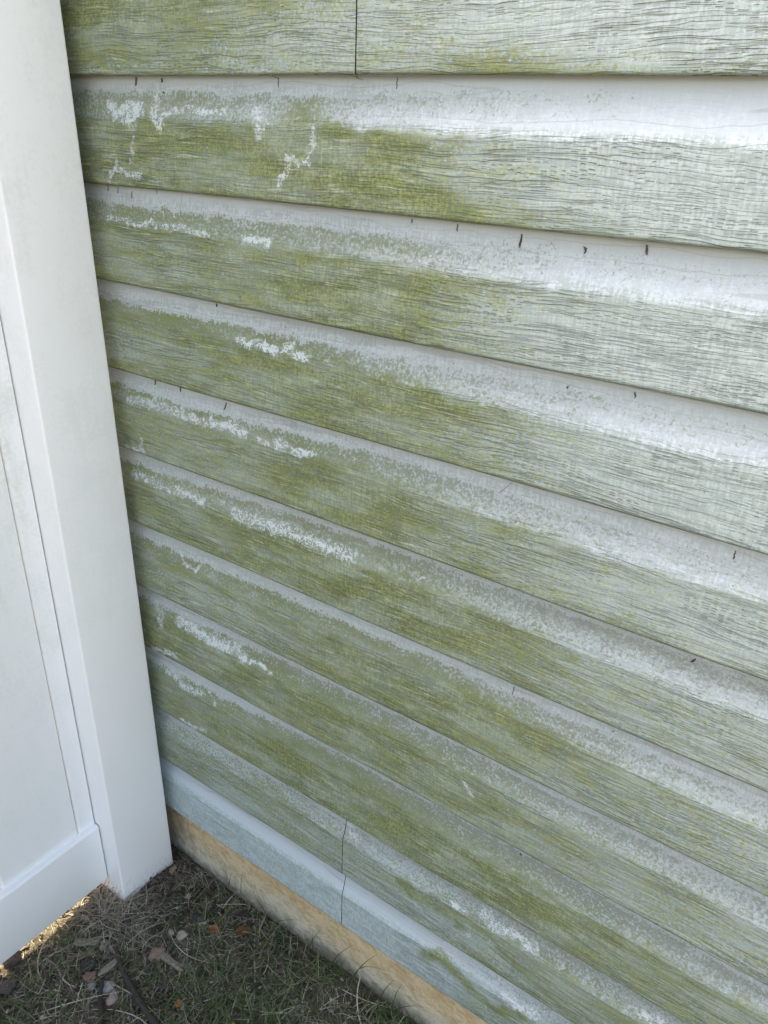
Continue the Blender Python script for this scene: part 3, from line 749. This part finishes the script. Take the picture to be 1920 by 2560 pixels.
def s_straw():
    while True:
        if random.random() < 0.72: x, y = random.uniform(-0.62, 0.2), random.uniform(-0.5, 0.004)
        else: x, y = random.uniform(-1.2, 1.6), random.uniform(-1.6, 0.004)
        if blocked(x, y): continue
        want = 1.0 - 0.45 * min(max((x + 0.40) / 0.25, 0), 1)
        if random.random() < want * (0.25 + dens_noise(x + 5, y)): return x, y
M_GREEN = blade_material('green_grass_blade', [(0.0, (0.030, 0.045, 0.016)), (1.0, (0.18, 0.20, 0.10)), (0.35, (0.050, 0.088, 0.026)), (0.7, (0.080, 0.125, 0.042))])
M_STRAW = blade_material('dry_straw_blade', [(0.0, (0.07, 0.055, 0.04)), (1.0, (0.50, 0.46, 0.38)), (0.45, (0.19, 0.165, 0.125)), (0.8, (0.34, 0.31, 0.24))])
blades('grass', 10500, s_green, M_GREEN, 'short dark green grass growing along the foundation', 'grass', 0.02, 0.06, 0.0009, 0.0019, (0.15, 1.2), (0.0, 1.0))
blades('dry_grass', 6500, s_straw, M_STRAW, 'dry brown and straw coloured grass matted over the soil', 'dry grass', 0.015, 0.06, 0.0007, 0.0016, (0.0, 0.5), (0.0, 0.85), 1.0)
def s_tuft():
    while True:
        x = random.gauss(-0.49, 0.035); y = random.gauss(-0.17, 0.02)
        if not blocked(x, y): return x, y
blades('grass_tuft', 220, s_tuft, M_STRAW, 'tuft of bent dry grass at the foot of the fence post', 'grass tuft', 0.04, 0.10, 0.001, 0.0018, (0.1, 0.7), (0.3, 0.75), 0.9, 5)
def s_runner():
    return random.uniform(-0.5, 0.05), random.uniform(-0.42, -0.02)
blades('pale_runner', 60, s_runner, M_STRAW, 'long pale dead grass runners lying across the soil', 'dead grass', 0.10, 0.17, 0.0016, 0.0024, (0.0, 0.12), (0.75, 0.98), 1.3, 9)

# few single tall blades standing against the foundation
tall = [((-0.297, -0.012), (-0.3057, 0.001, -0.0384), 'tall blade standing on the foundation, furthest left of the two long ones'),
 ((-0.336, -0.012), (-0.3361, 0.001, -0.0646), 'short green blade against the foundation, nearest to the fence post'),
 ((-0.262, -0.012), (-0.2786, 0.001, -0.1000), 'stubby blade bent left at the bottom of the foundation'),
 ((-0.140, -0.012), (-0.1169, 0.001, -0.0490), 'dark straight blade on the foundation just left of the lower joint'),
 ((-0.118, -0.012), (-0.1345, 0.001, -0.0622), 'faint blade crossing behind the dark straight blade'),
 ((-0.092, -0.012), (-0.0470, 0.001, -0.0321), 'blade slanting up right under the lower siding joint'),
 ((-0.043, -0.012), (0.0054, 0.001, -0.0103), 'longest blade slanting up to the lowest board right of the joint'),
 ((-0.040, -0.013), (0.0406, 0.001, -0.0285), 'arching blade bowed to the right over the foundation'),
 ((0.017, -0.012), (0.0408, 0.001, -0.0450), 'short slanting blade near the bottom edge of the picture'),
 ((0.047, -0.012), (0.0566, 0.001, -0.0390), 'upright thin blade, last at the bottom right'),
 ((0.034, -0.012), (0.0949, 0.001, -0.0620), 'nearly level blade crossing the upright thin one at the bottom'),
 ((-0.2425, -0.012), (-0.1767, 0.001, -0.0700), 'low blade lying to the right across the pale foundation')]
for n, (b2, tip, lbl) in enumerate(tall):
    V = []; Fc = []; B = Vector((b2[0], b2[1], GZ(*b2))); T_ = Vector(tip); d0 = T_ - B; bow = (0.22 if n == 7 else 0.06) * d0.length
    sd = Vector((d0.z, 0, -d0.x)).normalized()
    for i in range(8):
        t = i / 7; w = 0.00095 * (1 - t * t * 0.85)
        p = B.lerp(T_, t) - sd * bow * math.sin(math.pi * t)
        V += [tuple(p - sd * w), tuple(p + Vector((0, -w * .6, 0))), tuple(p + sd * w)]
        if i: a = (i - 1) * 3; b = i * 3; Fc += [(a, a + 1, b + 1, b), (a + 1, a + 2, b + 2, b + 1)]
    o = mesh_obj('grass_blade', V, Fc, M_GREEN, smooth=True); fattr(o, 'tint', [0.10 + 0.06 * (n % 4)] * len(V))
    tag(o, lbl, 'grass blade', 'single grass blades standing against the foundation')

# ---- gravel grit, joined stuff
def rock_verts(r, sx, sy, sz, seed, sub=1):
    import bmesh
    bm = bmesh.new(); bmesh.ops.create_icosphere(bm, subdivisions=sub, radius=1.0)
    rr = random.Random(seed); out = []
    offs = Vector((rr.uniform(0, 99), rr.uniform(0, 99), 0))
    for v in bm.verts:
        k = 1 + 0.45 * mnoise.noise(v.co * 1.1 + offs) + 0.15 * mnoise.noise(v.co * 3 + offs)
        out.append(Vector((v.co.x * sx, v.co.y * sy, v.co.z * sz)) * r * k)
    fc = [[v.index for v in f.verts] for f in bm.faces]; bm.free()
    return out, fc
Vs = []; Fs = []
protos = [rock_verts(1, 1, random.uniform(.6, 1), random.uniform(.5, .8), s) for s in range(6)]
for _ in range(2600):
    if random.random() < .7: x, y = random.uniform(-0.6, 0.15), random.uniform(-0.48, 0.006)
    else: x, y = random.uniform(-1.2, 1.5), random.uniform(-1.5, 0.006)
    if blocked(x, y): continue
    r = random.choice((0.0008, 0.0012, 0.0016, 0.0024, 0.004)) * random.uniform(.7, 1.3)
    pv, pf = random.choice(protos); a = random.uniform(0, 6.28); ca, sa = math.cos(a), math.sin(a); z = GZ(x, y) + r * .3
    o0 = len(Vs)
    Vs += [(x + (v.x * ca - v.y * sa) * r, y + (v.x * sa + v.y * ca) * r, z + v.z * r) for v in pv]
    Fs += [[o0 + i for i in f] for f in pf]
g = NT('mixed_grit'); rv = g.white(g.xyz(g.math('FLOOR', g.mul(g.sep(g.obj())[0], 140.0)), g.math('FLOOR', g.mul(g.sep(g.obj())[1], 140.0)), 0.0))
M_GRIT = g.finish(g.mix(rv, (0.08, 0.07, 0.055), (0.36, 0.32, 0.25)), 0.85)
tag(np_obj('grit', np.array(Vs), np.array(Fs), M_GRIT, smooth=False), 'fine pale grit scattered over the dark soil', 'grit', kind='stuff')

# mulch crumbs
Vs = []; Fs = []
for _ in range(2600):
    if random.random() < .75: x, y = random.uniform(-0.6, -0.15), random.uniform(-0.48, 0.0)
    else: x, y = random.uniform(-1.2, 1.5), random.uniform(-1.5, 0.0)
    if blocked(x, y): continue
    L = random.uniform(.004, .014); w = random.uniform(.0012, .0035); h = random.uniform(.0008, .002)
    R3 = Matrix.Rotation(random.uniform(0, 6.28), 3, 'Z') @ Matrix.Rotation(random.uniform(-.6, .6), 3, 'Y')
    c = Vector((x, y, GZ(x, y) + .0025)); o0 = len(Vs)
    for sx in (-1, 1):
        for sy in (-1, 1):
            for sz in (-1, 1): Vs.append(tuple(c + R3 @ Vector((sx * L * random.uniform(.7, 1), sy * w * random.uniform(.5, 1), sz * h))))
    Fs += [[o0 + i for i in f] for f in ((0, 1, 3, 2), (4, 6, 7, 5), (0, 4, 5, 1), (2, 3, 7, 6), (0, 2, 6, 4), (1, 5, 7, 3))]
g = NT('mulch_crumb'); rv = g.white(g.xyz(g.math('FLOOR', g.mul(g.sep(g.obj())[0], 90.0)), g.math('FLOOR', g.mul(g.sep(g.obj())[1], 90.0)), 0.0))
M_CRUMB = g.finish(g.mix(rv, (0.022, 0.017, 0.014), (0.13, 0.10, 0.075)), 0.9)
tag(np_obj('mulch', np.array(Vs), np.array(Fs), M_CRUMB, smooth=False), 'crumbled dark brown wood mulch lying on the soil', 'mulch', kind='stuff')

# ---- single stones
def px(u, v, z=-0.118):
    return None
stones = [ # x, y, radius, sx, sy, sz, colours, label
 (-0.352, -0.172, .014, 1.15, .85, .6, ((.20, .13, .10), (.30, .20, .16)), 'reddish brown flat stone in the middle of the bare soil'),
 (-0.465, -0.036, .009, 1.1, .8, .6, ((.26, .15, .10), (.36, .24, .17)), 'small orange brown stone touching the back corner of the post'),
 (-0.345, -0.120, .010, 1, .9, .6, ((.20, .185, .14), (.30, .28, .21)), 'rounded tan stone on bare soil between post and foundation'),
 (-0.366, -0.128, .007, 1, .9, .6, ((.22, .21, .17), (.30, .29, .24)), 'small pale pebble just left of the rounded tan stone'),
 (-0.372, -0.262, .011, 1.2, .8, .6, ((.18, .17, .16), (.28, .265, .245)), 'light grey angular stone between the two black sticks'),
 (-0.350, -0.268, .012, .8, 1.1, .6, ((.20, .14, .12), (.30, .23, .20)), 'pinkish white stone beside the light grey angular stone'),
 (-0.395, -0.278, .009, 1, .8, .6, ((.18, .17, .16), (.27, .26, .24)), 'dull grey stone left of the thin black stick'),
 (-0.535, -0.372, .012, 1, .8, .6, ((.18, .14, .12), (.28, .23, .19)), 'brown stone at the left edge below the fence rail'),
 (-0.333, -0.080, .007, 1.2, .8, .6, ((.24, .22, .18), (.34, .32, .27)), 'pale pointed pebble behind the dark mulch chip'),
 (-0.300, -0.158, .009, .8, 1.1, .6, ((.08, .08, .08), (.15, .15, .145)), 'dark grey stone right of the reddish brown flat stone'),
 (-0.395, -0.060, .006, 1, .8, .6, ((.20, .17, .13), (.30, .26, .20)), 'small brown pebble on the soil under the siding corner'),
]
for n, (x, y, r, sx, sy, sz, cc, lbl) in enumerate(stones):
    V, Fc = rock_verts(r, sx, sy, sz, 50 + n, 3)
    o = mesh_obj('stone', V, Fc, plain('stone_colour', cc[0], cc[1], 0.8, 130.0, None, 0.001), smooth=True)
    o.location = (x, y, GZ(x, y) + r * 0.25); o.rotation_euler = (0, 0, random.uniform(0, 3))
    tag(o, lbl, 'stone', 'loose stones lying on the soil')

# ---- wood chips
M_CHIP = plain('weathered_wood_chip', (0.10, 0.085, 0.065), (0.24, 0.205, 0.16), 0.9, 40.0, (3, 12, 12), 0.0012)
M_CHIPD = plain('dark_wood_chip', (0.035, 0.03, 0.035), (0.075, 0.062, 0.06), 0.85, 40.0, (3, 12, 12), 0.0012)
M_CHIPB = plain('brown_wood_chip', (0.10, 0.06, 0.045), (0.17, 0.11, 0.085), 0.85, 40.0, (3, 12, 12), 0.0012)
def chip(x, y, L, w, h, rz, tilt, mat, lbl, seed):
    rr = random.Random(seed); nx_, ny_ = 9, 5
    V = []; Fc = []
    for side in (1, -1):
        for i in range(nx_):
            for j in range(ny_):
                t = i / (nx_ - 1); u = j / (ny_ - 1) - .5
                taper = min(1, 4 * min(t + .08, 1.08 - t)) ** .6
                xx = (t - .5) * L + (rr.uniform(-.06, .06) * L if i in (0, nx_ - 1) else 0)
                V.append((xx, u * w * taper * (1 + .15 * math.sin(7 * t + seed)), side * h / 2 * (1 - abs(u) * .8) + rr.uniform(-.1, .1) * h + .12 * L * (t - .5) ** 2))
    off = nx_ * ny_
    for i in range(nx_ - 1):
        for j in range(ny_ - 1):
            a = i * ny_ + j
            Fc.append((a, a + ny_, a + ny_ + 1, a + 1)); Fc.append((off + a, off + a + 1, off + a + ny_ + 1, off + a + ny_))
    for i in range(nx_ - 1):
        a = i * ny_; b = a + ny_ - 1
        Fc.append((a, off + a, off + a + ny_, a + ny_)); Fc.append((b, b + ny_, off + b + ny_, off + b))
    for j in range(ny_ - 1):
        a = j; b = (nx_ - 1) * ny_ + j
        Fc.append((a, a + 1, off + a + 1, off + a)); Fc.append((b, off + b, off + b + 1, b + 1))
    o = mesh_obj('wood_chip', V, Fc, mat)
    o.location = (x, y, GZ(x, y) + h * .9 + .002); o.rotation_euler = (random.uniform(-.3, .3), tilt, rz)
    return tag(o, lbl, 'wood chip', 'mulch wood chips lying in the dry grass')
chip(-0.462, -0.235, .042, .016, .007, .75, .1, M_CHIP, 'split grey wood chip near the fence rail, largest of the pale chips', 1)
chip(-0.432, -0.222, .020, .013, .006, 2.2, .2, M_CHIP, 'short pale wood chip touching the right end of the largest pale chip', 2)
chip(-0.452, -0.256, .045, .011, .005, .75, -.1, M_CHIPB, 'long reddish brown chip just below the largest pale chip', 3)
chip(-0.425, -0.262, .028, .020, .007, 1.4, .2, M_CHIPD, 'purplish black chip between brown chip and green grass', 4)
chip(-0.394, -0.238, .048, .010, .005, 1.6, .15, M_CHIP, 'narrow tapering wood sliver left of the thick black stick', 5)
chip(-0.345, -0.078, .028, .018, .007, .5, .1, M_CHIPD, 'black chip lying in front of the foundation near orange leaf', 6)
chip(-0.316, -0.168, .050, .012, .005, .1, .1, M_CHIP, 'pale splintered chip right of the reddish brown flat stone', 7)
chip(-0.505, -0.372, .040, .028, .010, .9, .1, M_CHIPD, 'big black chip in the bottom left corner', 8)
chip(-0.405, -0.272, .020, .016, .006, .6, .1, M_CHIPB, 'small brown chip below the purplish black chip', 9)
chip(-0.535, -0.335, .032, .024, .009, 2.0, .1, M_CHIPD, 'black chip beside the sunlit gap under the rail', 10)
chip(-0.300, -0.205, .018, .010, .005, .3, .1, M_CHIPD, 'small dark chip on the bare patch right of the thick black stick', 11)

# ---- two black sticks
M_STICK = plain('charred_black_stick', (0.016, 0.014, 0.013), (0.045, 0.038, 0.034), 0.75, 260.0, None, 0.002)
def stick(pts, r0, r1, lbl):
    V = []; Fc = []; P = [Vector((x, y, GZ(x, y) + r0 * 1.0 + 0.006)) for x, y in pts]
    Q = []
    for a, b in zip(P[:-1], P[1:]):
        for t in np.linspace(0, 1, 9)[:-1]: Q.append(a.lerp(b, float(t)))
    Q.append(P[-1])
    for _ in range(4): Q = [Q[0]] + [(Q[i - 1] + Q[i] * 2 + Q[i + 1]) / 4 for i in range(1, len(Q) - 1)] + [Q[-1]]
    N = 10
    for i, p in enumerate(Q):
        d = (Q[min(i + 1, len(Q) - 1)] - Q[max(i - 1, 0)]).normalized(); s = d.cross(Vector((0, 0, 1))).normalized(); u = s.cross(d)
        r = r0 + (r1 - r0) * i / (len(Q) - 1)
        if i in (0, len(Q) - 1): r *= .45
        for j in range(N):
            a = 2 * math.pi * j / N; rr = r * (1 + .28 * mnoise.noise(Vector((i * .45, math.cos(a) * 1.2, math.sin(a) * 1.2 + pts[0][0] * 50))))
            V.append(p + s * math.cos(a) * rr + u * math.sin(a) * rr)
    for i in range(len(Q) - 1):
        for j in range(N): Fc.append((i * N + j, i * N + (j + 1) % N, (i + 1) * N + (j + 1) % N, (i + 1) * N + j))
    Fc.append(tuple(range(N))[::-1]); Fc.append(tuple(range(len(Q) * N - N, len(Q) * N)))
    o = mesh_obj('stick', V, Fc, M_STICK, smooth=True)
    return tag(o, lbl, 'stick', 'black sticks lying on the soil')
stick(STICK1, .0042, .0062, 'thick black stick curving from the grass to the bottom edge')
stick(STICK2, .0035, .0050, 'thin black stick left of the thick curved one')

# ---- dead leaves
M_LEAFO = plain('orange_dead_leaf', (0.11, 0.042, 0.016), (0.22, 0.10, 0.035), 0.6, 90.0)
M_LEAFY = plain('yellow_brown_leaf', (0.14, 0.09, 0.02), (0.26, 0.20, 0.05), 0.6, 90.0)
def leaf(x, y, L, w, rz, mat, lbl):
    V = []; Fc = []; n, mm = 9, 5
    for i in range(n):
        for j in range(mm):
            t = i / (n - 1); u = (j / (mm - 1) - .5) * 2
            hw = w / 2 * math.sin(math.pi * min(1, t * .96 + .03)) ** .7
            V.append(((t - .5) * L, u * hw, abs(u) ** 1.5 * hw * .45 + math.sin(t * 5) * .0015))
    for i in range(n - 1):
        for j in range(mm - 1): a = i * mm + j; Fc.append((a, a + mm, a + mm + 1, a + 1))
    o = mesh_obj('dead_leaf', V, Fc, mat, smooth=True)
    sm = o.modifiers.new('thick', 'SOLIDIFY'); sm.thickness = 0.0004
    o.location = (x, y, GZ(x, y) + .007); o.rotation_euler = (.15, -.1, rz)
    return tag(o, lbl, 'leaf', 'dead leaves lying on the ground')
leaf(-0.305, -0.078, .024, .016, .4, M_LEAFO, 'orange brown curled leaf nearest to the fence post')
leaf(-0.262, -0.050, .028, .017, .9, M_LEAFO, 'orange and olive leaf in the grass close to the foundation')
leaf(-0.250, -0.212, .014, .011, .2, M_LEAFO, 'small rust red leaf in the green grass by the bottom edge')
leaf(-0.150, -0.190, .028, .012, 1.9, M_LEAFY, 'narrow yellow brown leaf standing in the grass at bottom')
leaf(-0.368, -0.232, .016, .012, .1, M_LEAFY, 'small tan leaf just right of the thin black stick')
